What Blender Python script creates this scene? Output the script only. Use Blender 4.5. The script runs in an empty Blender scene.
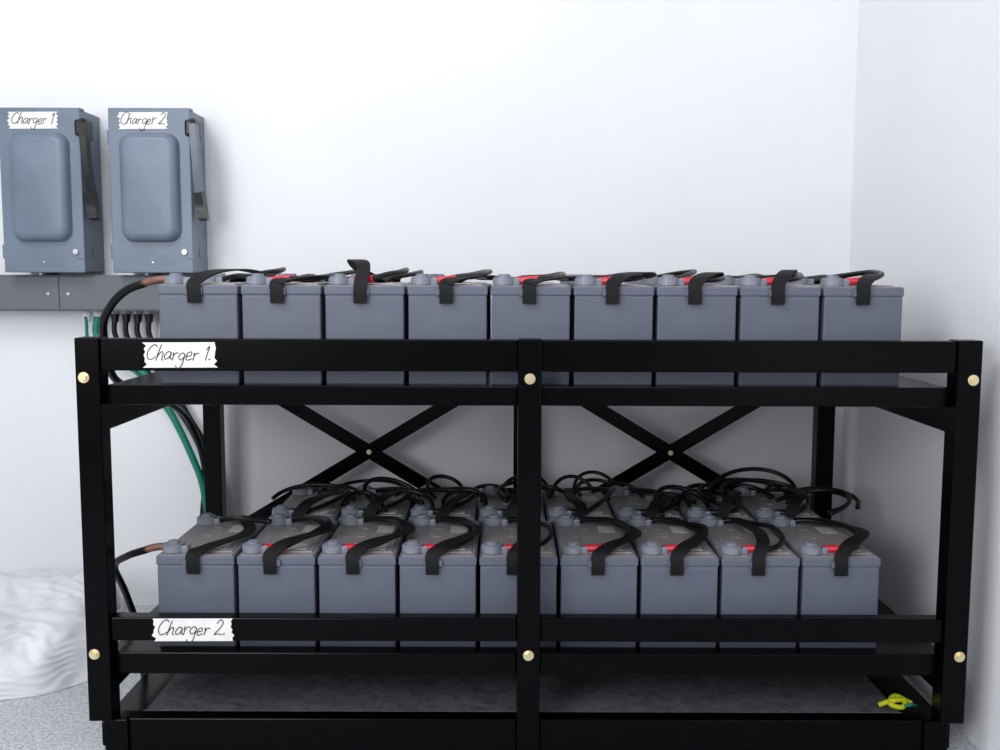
import bpy, bmesh, math, random
from mathutils import Vector, Matrix, noise
random.seed(7)
S = bpy.context.scene
COL = S.collection
S.view_settings.view_transform = 'Standard'
S.view_settings.look = 'None'

# ------------------------------------------------------------ materials
def mat(name, col, rough=0.5, metal=0.0, noise=0.0, nscale=20, bump=0.0, bscale=200, col2=None, coat=0, spec=0.5, distort=0.0):
    m = bpy.data.materials.new(name); m.use_nodes = True
    nt = m.node_tree; b = nt.nodes['Principled BSDF']
    b.inputs['Base Color'].default_value = (*col, 1)
    b.inputs['Roughness'].default_value = rough
    b.inputs['Metallic'].default_value = metal
    b.inputs['Coat Weight'].default_value = coat
    b.inputs['Specular IOR Level'].default_value = spec
    tc = nt.nodes.new('ShaderNodeTexCoord')
    if noise > 0 or col2:
        n = nt.nodes.new('ShaderNodeTexNoise'); n.inputs['Scale'].default_value = nscale
        n.inputs['Detail'].default_value = 6; n.inputs['Distortion'].default_value = distort
        nt.links.new(tc.outputs['Object'], n.inputs['Vector'])
        r = nt.nodes.new('ShaderNodeValToRGB')
        r.color_ramp.elements[0].position = 0.35; r.color_ramp.elements[1].position = 0.65
        c2 = col2 if col2 else tuple(c*(1-noise) for c in col)
        r.color_ramp.elements[0].color = (*c2, 1); r.color_ramp.elements[1].color = (*col, 1)
        nt.links.new(n.outputs['Fac'], r.inputs['Fac']); nt.links.new(r.outputs['Color'], b.inputs['Base Color'])
    if bump > 0:
        n2 = nt.nodes.new('ShaderNodeTexNoise'); n2.inputs['Scale'].default_value = bscale
        n2.inputs['Detail'].default_value = 4
        nt.links.new(tc.outputs['Object'], n2.inputs['Vector'])
        bp = nt.nodes.new('ShaderNodeBump'); bp.inputs['Strength'].default_value = bump
        bp.inputs['Distance'].default_value = 0.002
        nt.links.new(n2.outputs['Fac'], bp.inputs['Height']); nt.links.new(bp.outputs['Normal'], b.inputs['Normal'])
    return m

M_wall = mat('wall_paint', (.855,.86,.89), .75, noise=.03, nscale=2.5, bump=.15, bscale=60)
M_black = mat('rack_black_enamel', (.0010,.0010,.0018), .22, noise=.4, nscale=30, bump=.05, bscale=120, spec=.10)
M_brass = mat('zinc_bolt', (.85,.72,.45), .3, metal=.85)
M_body = mat('battery_case_plastic', (.126,.138,.184), .42, noise=.1, nscale=9, bump=.25, bscale=500, spec=.32)
M_lid = mat('battery_lid_plastic', (.31,.285,.295), .40, noise=.2, nscale=14, bump=.2, bscale=400)
M_cap = mat('terminal_cap_plastic', (.22,.24,.29), .4, noise=.1, nscale=40)
M_strap = mat('strap_webbing', (.003,.003,.004), .6, bump=.5, bscale=900, spec=.3)
M_cable = mat('cable_rubber', (.003,.003,.004), .38, bump=.1, spec=.35)
M_red = mat('red_boot', (.62,.012,.035), .35)
M_copper = mat('copper_sleeve', (.22,.09,.06), .45, noise=.3, nscale=60)
M_green = mat('green_wire', (.0,.19,.13), .4)
M_box = mat('enclosure_enamel', (.160,.205,.270), .38, noise=.16, nscale=7, bump=.25, bscale=180)
M_boxd = mat('trough_enamel', (.135,.145,.165), .45, noise=.12, nscale=8, bump=.1)
M_hblack = mat('handle_black', (.005,.005,.007), .35)
M_hgrey = mat('handle_grey', (.13,.155,.20), .4)
M_steel = mat('steel_latch', (.5,.5,.52), .35, metal=.8)
M_tape = mat('masking_tape', (.82,.81,.78), .8, noise=.06, nscale=60, bump=.3, bscale=300)
M_ink = mat('marker_ink', (.008,.008,.012), .5)
M_whiteplas = mat('white_plastic', (.7,.7,.72), .4)
M_pan = mat('galvanised_pan', (.19,.195,.215), .36, col2=(.09,.093,.11), nscale=38, bump=.2, bscale=90, distort=1.0)
M_yg = mat('yellow_green_wire', (.7,.75,.02), .5)

def floor_mat():
    m = bpy.data.materials.new('speckled_floor'); m.use_nodes = True
    nt = m.node_tree; b = nt.nodes['Principled BSDF']; b.inputs['Roughness'].default_value = .6
    tc = nt.nodes.new('ShaderNodeTexCoord')
    v = nt.nodes.new('ShaderNodeTexVoronoi'); v.inputs['Scale'].default_value = 190
    n = nt.nodes.new('ShaderNodeTexNoise'); n.inputs['Scale'].default_value = 120; n.inputs['Detail'].default_value = 8
    nt.links.new(tc.outputs['Object'], v.inputs['Vector']); nt.links.new(tc.outputs['Object'], n.inputs['Vector'])
    r = nt.nodes.new('ShaderNodeValToRGB')
    e = r.color_ramp.elements; e[0].position=.1; e[0].color=(.38,.40,.43,1); e[1].position=.6; e[1].color=(.64,.66,.70,1)
    mx = nt.nodes.new('ShaderNodeMix'); mx.data_type='RGBA'; mx.blend_type='MULTIPLY'; mx.inputs[0].default_value=.6
    r2 = nt.nodes.new('ShaderNodeValToRGB'); e=r2.color_ramp.elements; e[0].position=.38; e[0].color=(.5,.5,.53,1); e[1].position=.52; e[1].color=(1,1,1,1)
    nt.links.new(v.outputs['Distance'], r.inputs['Fac']); nt.links.new(n.outputs['Fac'], r2.inputs['Fac'])
    nt.links.new(r.outputs['Color'], mx.inputs[6]); nt.links.new(r2.outputs['Color'], mx.inputs[7])
    nt.links.new(mx.outputs[2], b.inputs['Base Color'])
    return m
M_floor = floor_mat()

def label_mat():
    m = bpy.data.materials.new('battery_label'); m.use_nodes = True
    nt = m.node_tree; b = nt.nodes['Principled BSDF']; b.inputs['Roughness'].default_value = .5
    tc = nt.nodes.new('ShaderNodeTexCoord')
    w = nt.nodes.new('ShaderNodeTexWave'); w.inputs['Scale'].default_value = 60; w.inputs['Distortion'].default_value = 3
    w.bands_direction='Y'
    nt.links.new(tc.outputs['Object'], w.inputs['Vector'])
    r = nt.nodes.new('ShaderNodeValToRGB'); e=r.color_ramp.elements; e[0].position=.45; e[0].color=(.30,.27,.28,1); e[1].position=.6; e[1].color=(.85,.85,.85,1)
    nt.links.new(w.outputs['Fac'], r.inputs['Fac']); nt.links.new(r.outputs['Color'], b.inputs['Base Color'])
    return m
M_label = label_mat()

def foam_mat():
    m = mat('foam_film', (.78,.785,.82), .4, noise=.07, nscale=10, bump=.3, bscale=60)
    b = m.node_tree.nodes['Principled BSDF']; b.inputs['Subsurface Weight'].default_value=.2
    b.inputs['Subsurface Radius'].default_value=(.03,.03,.03)
    return m
M_foam = foam_mat()

# ------------------------------------------------------------ geometry helpers
class Part:
    def __init__(s): s.bm = bmesh.new(); s.mats = []
    def mi(s, m):
        if m not in s.mats: s.mats.append(m)
        return s.mats.index(m)
    def box(s, x0,x1,y0,y1,z0,z1, m, bev=.002, seg=2):
        t = bmesh.new(); bmesh.ops.create_cube(t, size=1)
        for v in t.verts:
            v.co = Vector(((x0+x1)/2+v.co.x*(x1-x0), (y0+y1)/2+v.co.y*(y1-y0), (z0+z1)/2+v.co.z*(z1-z0)))
        if bev: bmesh.ops.bevel(t, geom=t.edges[:], offset=bev, segments=seg, affect='EDGES', profile=.5)
        s.merge(t, m)
    def merge(s, t, m, M=None, smooth=False):
        i = s.mi(m)
        for f in t.faces: f.material_index = i; f.smooth = smooth
        if M is not None: bmesh.ops.transform(t, matrix=M, verts=t.verts[:])
        me = bpy.data.meshes.new('tmp'); t.to_mesh(me); t.free()
        s.bm.from_mesh(me); bpy.data.meshes.remove(me)
    def cyl(s, p, axis, r, L, m, r2=None, seg=24, bev=0):
        t = bmesh.new(); bmesh.ops.create_cone(t, cap_ends=True, segments=seg, radius1=r, radius2=r if r2 is None else r2, depth=L)
        if bev:
            ed=[e for e in t.edges if len(e.link_faces)==2 and any(len(f.verts)>4 for f in e.link_faces)]
            bmesh.ops.bevel(t, geom=ed, offset=bev, segments=2, affect='EDGES')
        q = Vector((0,0,1)).rotation_difference(Vector(axis).normalized()).to_matrix().to_4x4()
        s.merge(t, m, Matrix.Translation(Vector(p)) @ q, smooth=False)
    def prism(s, pts, y0, y1, m):
        t = bmesh.new()
        a = [t.verts.new((p[0], y0, p[1])) for p in pts]; b = [t.verts.new((p[0], y1, p[1])) for p in pts]
        t.faces.new(a); t.faces.new(b[::-1]); n=len(pts)
        for i in range(n): t.faces.new((a[i], b[i], b[(i+1)%n], a[(i+1)%n]))
        bmesh.ops.recalc_face_normals(t, faces=t.faces[:])
        s.merge(t, m)
    def bar(s, a, b, w, th, m):
        a=Vector(a); b=Vector(b); d=b-a; L=d.length
        t=bmesh.new(); bmesh.ops.create_cube(t,size=1)
        for v in t.verts: v.co=Vector((v.co.x*L, v.co.y*th, v.co.z*w))
        bmesh.ops.bevel(t, geom=t.edges[:], offset=.001, segments=1, affect='EDGES')
        s.merge(t,m, Matrix.Translation((a+b)/2) @ Matrix.Rotation(-math.atan2(d.z,d.x),4,'Y'))
    def ribbon(s, pts, w, th, m, wdir=Vector((1,0,0)), n=8):
        P = spline(pts, n); t=bmesh.new(); rings=[]
        for i,p in enumerate(P):
            tn=(P[min(i+1,len(P)-1)]-P[max(i-1,0)]).normalized()
            wd=(wdir-wdir.dot(tn)*tn).normalized(); nn=tn.cross(wd)
            rings.append([t.verts.new(p+wd*(w/2)*a+nn*(th/2)*b) for a,b in ((-1,-1),(1,-1),(1,1),(-1,1))])
        for r0,r1 in zip(rings,rings[1:]):
            for k in range(4): t.faces.new((r0[k],r0[(k+1)%4],r1[(k+1)%4],r1[k]))
        t.faces.new(rings[0][::-1]); t.faces.new(rings[-1])
        bmesh.ops.recalc_face_normals(t, faces=t.faces[:])
        s.merge(t,m)
    def tube(s, pts, r, m, n=8, seg=10):
        P = spline(pts, n); t=bmesh.new(); rings=[]
        up=Vector((0.13,.21,.97)).normalized()
        for i,p in enumerate(P):
            tn=(P[min(i+1,len(P)-1)]-P[max(i-1,0)]).normalized()
            u=(up-up.dot(tn)*tn)
            if u.length<.05: u=Vector((1,0,0))-tn.x*tn
            u.normalize(); up=u; v=tn.cross(u)
            rings.append([t.verts.new(p+(u*math.cos(2*math.pi*k/seg)+v*math.sin(2*math.pi*k/seg))*r) for k in range(seg)])
        for r0,r1 in zip(rings,rings[1:]):
            for k in range(seg): t.faces.new((r0[k],r0[(k+1)%seg],r1[(k+1)%seg],r1[k]))
        t.faces.new(rings[0][::-1]); t.faces.new(rings[-1])
        bmesh.ops.recalc_face_normals(t, faces=t.faces[:])
        s.merge(t,m,smooth=True)
    def finish(s, name, parent=None, loc=(0,0,0)):
        me=bpy.data.meshes.new(name); s.bm.to_mesh(me); s.bm.free()
        for m in s.mats: me.materials.append(m)
        o=bpy.data.objects.new(name,me); COL.objects.link(o); o.location=loc
        if parent: o.parent=parent
        return o

def spline(pts, n=8):
    P=[Vector(p) for p in pts]
    if len(P)<3: return P
    Q=[P[0]*2-P[1]]+P+[P[-1]*2-P[-2]]; out=[]
    for i in range(1,len(Q)-2):
        a,b,c,d=Q[i-1],Q[i],Q[i+1],Q[i+2]
        for k in range(n):
            t=k/n
            out.append(.5*((2*b)+(c-a)*t+(2*a-5*b+4*c-d)*t*t+(3*b-a-3*c+d)*t**3))
    out.append(P[-1]); return out

def empty(name, loc=(0,0,0)):
    e=bpy.data.objects.new(name,None); COL.objects.link(e); e.location=loc; e.empty_display_size=.1; return e

# ------------------------------------------------------------ room
WY=3.10; WX=1.064
def slab(name,x0,x1,y0,y1,z0,z1,m):
    p=Part(); p.box(x0,x1,y0,y1,z0,z1,m,bev=0); return p.finish(name)
slab('floor',-3.2,WX+.1,-2.5,WY+.1,-.1,0,M_floor)
slab('wall_back',-3.2,WX+.1,WY,WY+.1,0,3.2,M_wall)
slab('wall_right',WX,WX+.1,-2.5,WY,0,3.2,M_wall)

# ------------------------------------------------------------ rack
F=2.08; B=2.95
rack=empty('battery_rack',(0,0,0))
p=Part()
XL0,XL1=-.896,-.845; XC0,XC1=.030,.080; XR0,XR1=.948,1.0
for a,b in ((XL0,XL1),(XC0,XC1),(XR0,XR1)):
    k_=-.012 if a>.5 else 0
    p.box(a,b,F,F+.05,.085,.917,M_black,.003)
    p.box(a+k_,b+k_,B,B+.05,.085,.86,M_black,.003)
    s_=.028 if a<-.5 else (-.028 if a>.5 else 0)
    p.box(a+s_,b+s_,F+.012,F+.062,0,.0845,M_black,.003)
    p.box(a+k_,b+k_,B,B+.05,0,.085,M_black,.003)
for a,b in ((XL1,XC0),(XC1,XR0)):
    p.box(a,b,F+.006,F+.045,.848,.915,M_black,.003)
    p.box(a,b,F+.030,F+.070,.773,.815,M_black,.003)
    p.box(a,b,F+.010,F+.045,.262,.314,M_black,.003)
    p.box(a,b,F+.030,F+.070,.180,.229,M_black,.003)
    p.box(a,b,F+.022,F+.062,.0,.083,M_black,.003)
    p.box(a,b,B+.005,B+.045,.77,.81,M_black,.003)
    p.box(a,b,B+.005,B+.045,.17,.24,M_black,.003)
    p.box(a,b,B+.005,B+.045,.0,.083,M_black,.003)
for a,b in ((XL0+.006,XL1-.006),(XR0+.006,XR1-.006),(XC0+.008,XC1-.008)):
    wide = a<-.5 or a>.5
    p.box(a,b,F+.05,B,.715 if wide else .76,.80,M_black,.003)
    p.box(a,b,F+.05,B,.14,.203,M_black,.003)
    a2,b2=(a,-.812) if a<-.5 else ((.902,b) if a>.5 else (a,b))
    p.box(a2,b2,F+.05,B,.005,.062 if wide else .050,M_black,.003)
p.box(XL1-.01,XR0+.01,F+.07,B+.01,.804,.811,M_black,.001)
p.box(XL1-.01,XR0+.01,F+.07,B+.01,.204,.211,M_black,.001)
for c in (-.400,.497):
    a,b=c-.455,c+.455
    p.bar((a,B-.006,.80),(b,B-.006,.25),.040,.006,M_black)
    p.bar((b,B+.001,.80),(a,B+.001,.25),.040,.006,M_black)
p.finish('frame',rack)
p=Part()
for x in (XL0+.018,(XC0+XC1)/2,XR1-.018):
    for z in (.834,.236):
        p.cyl((x,F-.001,z),(0,-1,0),.0115,.003,M_brass,bev=.0008)
        p.cyl((x,F-.005,z),(0,-1,0),.0085,.007,M_brass,seg=6,bev=.001)
for xa in (-.400,.497):
    p.cyl((xa,B-.012,.525),(0,-1,0),.008,.008,M_brass,seg=6)
p.finish('bolts',rack)
p=Part(); p.box(-.81,.90,F+.085,B-.02,.058,.066,M_pan,.001)
p.box(-.81,.90,F+.085,F+.088,.05,.072,M_pan,.0005)
p.finish('drip_pan',rack)

# ------------------------------------------------------------ hand-lettered tape labels
GL={'C':([[(.6,.85),(.4,1),(.15,.8),(.05,.4),(.2,.05),(.45,.03),(.65,.2)]],.66),
'h':([[(0,0),(.03,.5),(.1,1.0)],[(.02,.25),(.2,.55),(.33,.45),(.33,.1),(.45,.03)]],.46),
'a':([[(.4,.42),(.2,.5),(.03,.25),(.12,.02),(.33,.15),(.4,.45),(.4,.1),(.52,.05)]],.50),
'r':([[(0,.5),(.05,.25),(.04,0)],[(.04,.25),(.15,.46),(.34,.45)]],.36),
'g':([[(.38,.42),(.2,.5),(.03,.27),(.18,.05),(.36,.2),(.39,.42),(.36,-.3),(.15,-.5),(-.05,-.3)]],.46),
'e':([[(.03,.22),(.32,.3),(.28,.5),(.1,.45),(.03,.2),(.15,0),(.42,.1)]],.46),
'1':([[(.05,.7),(.2,.95),(.18,.5),(.17,0)]],.35),
'2':([[(.0,.75),(.15,1.0),(.38,.8),(.25,.4),(0,.02),(.2,.06),(.5,.0)]],.55),
' ':([],.3),'.':([[(.0,.0),(.05,.05),(.10,.02)]],.2)}
def tape(name, text, cx, cz, y, w, h, hs, parent=None, seed=0):
    rnd=random.Random(seed); p=Part()
    pts=[]; n=9
    for i in range(n): pts.append((cx-w/2+rnd.uniform(-.003,.003)+(.004 if i%2 else 0), cz-h/2+h*i/(n-1)))
    for i in range(n-1,-1,-1): pts.append((cx+w/2+rnd.uniform(-.003,.003)-(.004 if i%2 else 0), cz-h/2+h*i/(n-1)+.001))
    p.prism(pts, y-.0008, y+.0004, M_tape)
    tot=sum(GL[c][1] for c in text)*hs; x=cx-tot/2-.1*hs; z0=cz-hs*.30
    for c in text:
        dz=rnd.uniform(-.04,.04)*hs; sc=rnd.uniform(.92,1.1)
        for st in GL[c][0]:
            q=[(x+(a+.30*b)*hs*sc, y-.0012, z0+dz+b*hs*sc) for a,b in st]
            p.tube(q, hs*.030, M_ink, n=5, seg=6)
        x+=GL[c][1]*hs
    return p.finish(name,parent)
tape('tape_label','Charger 1.',-.677,.881,F+.005,.152,.053,.034,rack,1)
tape('tape_label_b','Charger 2.',-.668,.287,F+.009,.172,.050,.035,rack,2)

# ------------------------------------------------------------ batteries
BW,BD,BH=.1740,.330,.215
def battery_mesh():
    p=Part()
    p.box(.002,BW-.002,.002,BD-.002,0,BH-.022,M_body,.003)
    p.box(.003,BW-.003,.003,BD-.003,BH-.024,BH-.018,M_body,0)
    p.box(0,BW,0,BD,BH-.020,BH,M_body,.003)
    p.box(.005,BW-.005,.005,BD-.005,BH-.004,BH+.0012,M_lid,.001)
    p.box(.055,BW-.012,.03,BD-.03,BH,BH+.004,M_lid,.0015)
    for k in range(3):
        p.cyl((.075,.09+.075*k,BH+.004),(0,0,1),.011,.003,M_lid,bev=.0008)
    p.box(.100,.145,.045,.095,BH+.0035,BH+.0046,M_label,0)
    p.box(.105,.145,.20,.26,BH+.0035,BH+.0046,M_label,0)
    for y in (-.0035,BD+.0035):
        p.box(.062,.098,y-.0035,y+.0035,BH-.020,BH-.006,M_body,.001)
    for ty in (.038,BD-.04):
        p.cyl((.029,ty,BH+.010),(0,0,1),.025,.020,M_cap,seg=28,bev=.003)
        p.cyl((.029,ty,BH+.022),(0,0,1),.014,.008,M_cap,seg=20,bev=.002)
        p.box(.030,.064,ty-.014,ty+.014,BH,BH+.017,M_cap,.003)
    me=bpy.data.meshes.new('battery'); p.bm.to_mesh(me)
    for m in p.mats: me.materials.append(m)
    return me
BME=battery_mesh()
P1=.1803; P2=.1798
def battery(x,y,z,style=None,term_left=False,red=True):
    o=bpy.data.objects.new('battery',BME); COL.objects.link(o); o.location=(x,y,z)
    r=random.uniform
    st=style or {}
    lean=st.get('lean',r(.015,.06)); ht=st.get('ht',r(.022,.042))
    sx=.08+r(-.005,.005)
    p=Part()
    # webbing leaves the front socket, folds over the lid edge and swings sideways before returning to the rear socket
    p.ribbon([(sx,-.006,BH-.038),(sx,-.0085,BH-.012),(sx+.001,-.004,BH+.007),(sx+.010+lean*.2,.022,BH+ht*.8),
              (sx+lean*.75,.065,BH+ht),(sx+lean,.13,BH+ht*.85),(sx+lean*.9,.21,BH+ht*.6),(sx+lean*.4,.29,BH+.018),
              (sx,BD+.004,BH+.004),(sx,BD+.006,BH-.03)],.029,.0034,M_strap)
    p.finish('carry_strap',o)
    p=Part()
    h=r(.018,.034); j=r(-.01,.01)
    if not term_left:
        a=(.054,.038,BH+.010); b=(.104,.026+j*.5,BH+.015)
        p.tube([a,((a[0]+b[0])/2,.030,BH+.013),b],.0086,M_red if red else M_cable)
        p.tube([b,(.134,.050+j,BH+h*.8),(.162,.11+j,BH+h),(.168+j,.18,BH+h+.004),(.13,.24,BH+h*.9),(.085,.275,BH+.018),(.05,BD-.04,BH+.009)],.0060,M_cable)
    else:
        p.tube([(.05,BD-.04,BH+.009),(.1,.27,BH+.02),(.15,.22,BH+h),(.21,.2,BH+h)],.0060,M_cable)
    p.finish('jumper_cable',o)
    return o
FY=2.17
tops=[dict(lean=.10,ht=.034),dict(lean=.09,ht=.020),dict(lean=-.03,ht=.056),dict(lean=.10,ht=.022),dict(lean=.11,ht=.020),
      dict(lean=.10,ht=.030),dict(lean=.075,ht=.030),dict(lean=.06,ht=.036),dict(lean=.07,ht=.028)]
for i in range(9):
    battery(-.750+i*P1,FY,.8110,style=tops[i],term_left=(i==0))
for i in range(9):
    battery(-.750+i*P1,FY+.345,.8110,style=dict(lean=random.uniform(-.03,.05),ht=random.uniform(.015,.022)),red=False)
lows=[(.08,.02),(.10,.032),(.11,.030),(.09,.028),(.05,.03),(.10,.026),(.08,.028),(.03,.034),(.09,.034)]
for i in range(9):
    battery(-.772+i*P2,FY,.2110,style=dict(lean=lows[i][0],ht=lows[i][1]),term_left=(i==0))
for i in range(8):
    battery(-.605+i*P2,FY+.345,.2110,style=dict(lean=random.uniform(-.05,.08),ht=random.uniform(.030,.058)),red=False)

# loose interconnect cables lying over the lower bank
p=Part()
zt=.2115+BH
def loop(cx,cy,rx,ry,h,a0,a1,r=.0060):
    pts=[]
    for k in range(9):
        a=a0+(a1-a0)*k/8
        pts.append((cx+rx*math.cos(a),cy+ry*math.sin(a),zt+.010+h*math.sin(math.pi*k/8)))
    p.tube(pts,r,M_cable)
rnd=random.Random(11)
for i in range(26):
    loop(-.52+i*.055+rnd.uniform(-.03,.03),2.60+rnd.uniform(-.06,.2),rnd.uniform(.05,.12),rnd.uniform(.04,.10),rnd.uniform(.012,.045),rnd.uniform(-.6,.6),rnd.uniform(2.6,4.2),rnd.uniform(.005,.0068))
loop(.80,2.62,.12,.09,.035,-1.2,2.0); loop(.70,2.76,.12,.08,.060,-.3,3.0); loop(.84,2.66,.09,.10,.02,-1.5,2.2)
p.finish('interconnect_cables',rack)

# ------------------------------------------------------------ feeder cables (left side)
p=Part()
zt=.8115+BH
p.tube([(-.722,2.208,zt+.012),(-.757,2.206,zt+.011),(-.795,2.21,zt+.003)],.0085,M_copper)
p.tube([(-.790,2.21,zt+.004),(-.84,2.225,1.012),(-.885,2.25,.975),(-.918,2.29,.92),(-.93,2.38,.80),(-.95,2.70,.72),(-.945,2.96,.62),(-.915,3.02,.46),(-.93,3.03,.28),(-.93,3.0,.05)],.0095,M_cable)
p.finish('feeder_cable',rack)
p=Part(); zt=.2115+BH
p.tube([(-.744,2.208,zt+.012),(-.780,2.206,zt+.011),(-.805,2.20,zt+.006)],.0085,M_copper)
p.tube([(-.80,2.20,zt+.007),(-.85,2.21,.415),(-.90,2.26,.375),(-.915,2.36,.28),(-.91,2.45,.12),(-.93,2.5,.012)],.0085,M_cable)
p.finish('feeder_cable_b',rack)

# ------------------------------------------------------------ wire trough
tr=empty('wiring_trough')
p=Part()
p.tube([(-1.235,3.04,.92),(-1.23,3.04,.85),(-1.10,3.03,.755),(-1.02,3.02,.64),(-.955,3.02,.50),(-.918,3.02,.375),(-.91,3.02,.15),(-.93,2.7,.012)],.0105,M_green)
p.tube([(-1.27,3.04,.92),(-1.255,3.045,.82),(-1.12,3.045,.745),(-1.03,3.045,.625),(-.955,3.045,.48),(-.925,3.045,.36),(-.94,3.04,.05)],.005,M_green)
p.finish('ground_wire',tr)
p=Part()
for k,x in enumerate((-1.185,-1.150,-1.115,-1.080)):
    p.tube([(x,3.05,.92),(x,3.05,.86),(x+.05,3.055,.76),(-1.01+.008*k,3.06,.64),(-.935+.008*k,3.06,.5),(-.905+.008*k,3.06,.36),(-.92+.01*k,3.06,.04)],.008,M_cable)
p.finish('power_cables',tr)
p=Part()
p.tube([(.86,2.20,.075),(.89,2.19,.090),(.92,2.20,.086),(.905,2.18,.078),(.88,2.185,.084),(.90,2.21,.092),(.935,2.2,.078)],.006,M_yg)
p.tube([(.91,2.18,.08),(.925,2.175,.086),(.94,2.19,.076)],.004,M_green)
p.finish('ground_strap_wire',rack)

p=Part()
p.box(-1.95,-.90,3.0,WY,.938,1.046,M_boxd,.003)
p.box(-1.95,-1.33,2.996,3.0,.943,1.041,M_boxd,.0015)
p.box(-1.327,-.905,2.996,3.0,.943,1.041,M_boxd,.0015)
for x in (-1.36,-1.30,-.93): p.cyl((x,2.994,.990),(0,1,0),.005,.004,M_steel)
p.finish('duct',tr)
p=Part()
for x,m in ((-1.27,M_whiteplas),(-1.235,M_whiteplas),(-1.185,M_hblack),(-1.150,M_hblack),(-1.115,M_hblack),(-1.080,M_hblack)):
    p.cyl((x,3.05,.933),(0,0,1),.015,.010,M_steel if m is M_hblack else m,seg=6,bev=.001)
    p.cyl((x,3.05,.916),(0,0,1),.010,.026,m,r2=.014,seg=16)
p.finish('cord_grips',tr)

# ------------------------------------------------------------ disconnect switches
def switch(x0,txt,grey):
    e=empty('safety_switch_box',(x0,0,0)); W=.232; Z0,Z1=1.054,1.524; Y0=2.948
    p=Part()
    p.box(0,W,Y0+.006,WY,Z0,Z1,M_box,.004)
    p.box(-.002,W+.002,Y0,Y0+.012,Z0-.001,Z1+.003,M_box,.003)
    p.box(-.003,W+.003,Y0+.010,Y0+.035,Z1-.004,Z1+.004,M_box,.002)
    def rr(x0,x1,z0,z1,r,n=6):
        o=[]
        for cx,cz,a in ((x1-r,z1-r,0),(x0+r,z1-r,90),(x0+r,z0+r,180),(x1-r,z0+r,270)):
            for k in range(n+1):
                t=math.radians(a+90*k/n); o.append((cx+r*math.cos(t),cz+r*math.sin(t)))
        return o
    t=bmesh.new(); rings=[]
    for off,y in ((0,Y0+.001),(.002,Y0-.008),(.005,Y0-.018),(.010,Y0-.025),(.018,Y0-.029),(.024,Y0-.030)):
        rings.append([t.verts.new((a,y,b)) for a,b in rr(.030+off,.203-off,1.142+off,1.455-off,.036-off*.5)])
    for r0,r1 in zip(rings,rings[1:]):
        n=len(r0)
        for k in range(n): t.faces.new((r0[k],r0[(k+1)%n],r1[(k+1)%n],r1[k]))
    t.faces.new(rings[-1]); bmesh.ops.recalc_face_normals(t,faces=t.faces[:])
    p.merge(t,M_box,smooth=True)
    for z in (Z0+.06,Z1-.08): p.cyl((-.004,Y0+.008,z),(0,0,1),.005,.04,M_box)
    p.cyl((W-.022,Y0-.003,Z0+.060),(0,1,0),.008,.008,M_steel,bev=.001)
    p.box(W-.018,W+.004,Y0-.004,Y0,Z0+.040,Z0+.050,M_box,.001)
    p.cyl((W*.5,Y0-.001,Z0+.03),(0,1,0),.003,.003,M_steel)
    p.cyl((W+.001,3.03,Z0+.06),(1,0,0),.018,.002,M_box)
    p.box(.09,.15,WY-.006,WY,Z1,Z1+.018,M_box,.002)
    p.finish('enclosure',e)
    p=Part()
    p.box(W,W+.018,Y0+.005,Y0+.060,Z1-.085,Z1-.025,M_hblack,.006)
    p.cyl((W+.010,Y0+.01,Z1-.05),(1,0,0),.022,.020,M_hblack,bev=.003)
    m2=M_hgrey if grey else M_hblack
    p.ribbon([(W+.014,Y0-.002,Z1-.045),(W+.018,Y0-.006,Z1-.10),(W+.020,Y0+.004,Z1-.18),(W+.022,Y0+.02,Z1-.25)],.018,.034,m2)
    p.ribbon([(W+.021,Y0+.014,Z1-.235),(W+.024,Y0+.022,Z1-.28),(W+.028,Y0+.018,Z1-.315)],.024,.040,M_hblack)
    p.box(W-.012,W+.013,Y0-.010,Y0+.01,Z1-.078,Z1-.030,M_hblack,.008)
    p.finish('lever_handle',e)
    tape('tape_label',txt,.100,Z1-.034,Y0-.001,.144,.048,.032,e,5 if grey else 6)
    return e
switch(-1.462,'Charger 1',False)
switch(-1.144,'Charger 2',True)
p=Part()
for x in (-1.40,-1.08): p.cyl((x,3.05,1.049),(0,0,1),.022,.007,M_steel)
p.finish('conduit_nipples',tr)

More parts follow.
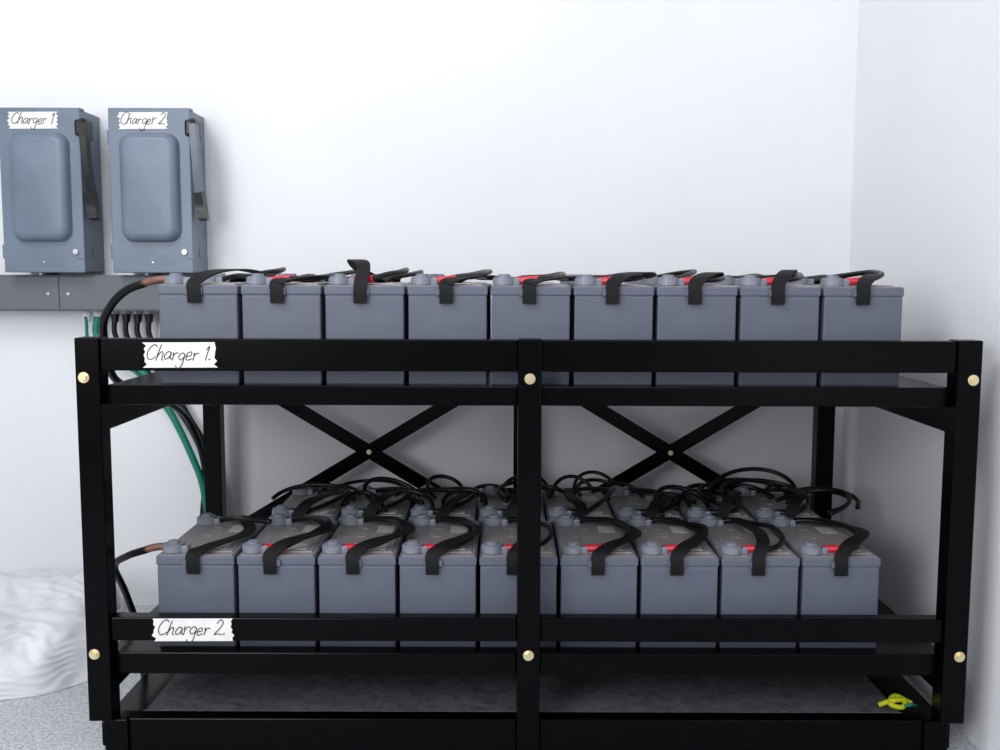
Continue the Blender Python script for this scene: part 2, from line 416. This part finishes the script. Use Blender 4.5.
# ------------------------------------------------------------ bundle of packing film
def film():
    p=Part()
    t=bmesh.new(); NU,NV=200,120; rings=[]
    for j in range(NV+1):
        v=j/NV
        ring=[]
        for i in range(NU):
            a=2*math.pi*i/NU
            rad=math.cos(v*math.pi/2)**.42 if v<1 else 0
            z=.215*math.sin(v*math.pi/2)
            d=Vector((math.cos(a)*rad,math.sin(a)*rad,z*4))
            n1=noise.noise(d*1.3+Vector((5,2,1))); n2=noise.noise(d*2.7); n3=noise.noise(d*8)
            s=z*1.2+.07*n1+.05*math.sin(a+1)*rad+.05*d.x
            f=s*38+2.6*n2
            lay=(f-math.floor(f))
            lay=lay**2*(1-max(0,(lay-.8)/.2))
            rr_=rad*(1+.09*n1+.06*n2+.008*n3)+.018*lay*rad
            ring.append(t.verts.new((math.cos(a)*rr_*.318, math.sin(a)*rr_*.29, max(.001, z*(1+.22*n1)+.014*n2+.005*n3+.004*lay*v))))
        rings.append(ring)
    for r0,r1 in zip(rings,rings[1:]):
        for k in range(NU): t.faces.new((r0[k],r0[(k+1)%NU],r1[(k+1)%NU],r1[k]))
    t.faces.new(rings[0][::-1])
    bmesh.ops.remove_doubles(t,verts=t.verts[:],dist=.0002)
    bmesh.ops.recalc_face_normals(t,faces=t.faces[:])
    p.merge(t,M_foam,smooth=True)
    return p.finish('packing_foam_bundle',None,(-1.335,2.645,0))
film()

# ------------------------------------------------------------ lights
def area(name,loc,size,energy,col,target,sy=None):
    l=bpy.data.lights.new(name,'AREA'); l.shape='RECTANGLE'; l.size=size; l.size_y=sy or size; l.energy=energy; l.color=col
    o=bpy.data.objects.new(name,l); COL.objects.link(o); o.location=loc
    o.rotation_euler=(Vector(target)-Vector(loc)).to_track_quat('-Z','Y').to_euler()
area('ceiling_light',(-1.4,1.0,2.8),1.3,32,(.965,.98,1),(.6,2.4,.8),.8)
area('ceiling_light',(.1,-.8,2.7),2.0,26,(.965,.98,1),(.2,2.6,.9),1.0)
area('front_fill_light',(-1.7,-1.0,1.6),1.4,54,(.965,.98,1),(.9,2.7,.8),1.2)  # added soft fill behind the camera, no real window; brightens back and right walls
w=bpy.data.worlds.new('World'); S.world=w; w.use_nodes=True
w.node_tree.nodes['Background'].inputs['Color'].default_value=(.93,.95,1,1)
w.node_tree.nodes['Background'].inputs['Strength'].default_value=.44

# ------------------------------------------------------------ camera
cd=bpy.data.cameras.new('Camera'); cam=bpy.data.objects.new('Camera',cd); COL.objects.link(cam)
cam.location=(0,0,1.05); cd.sensor_width=36; cd.lens=36; cd.shift_x=-.004
cam.rotation_euler=(math.radians(90-5.71),math.radians(-.18),0)
S.camera=cam
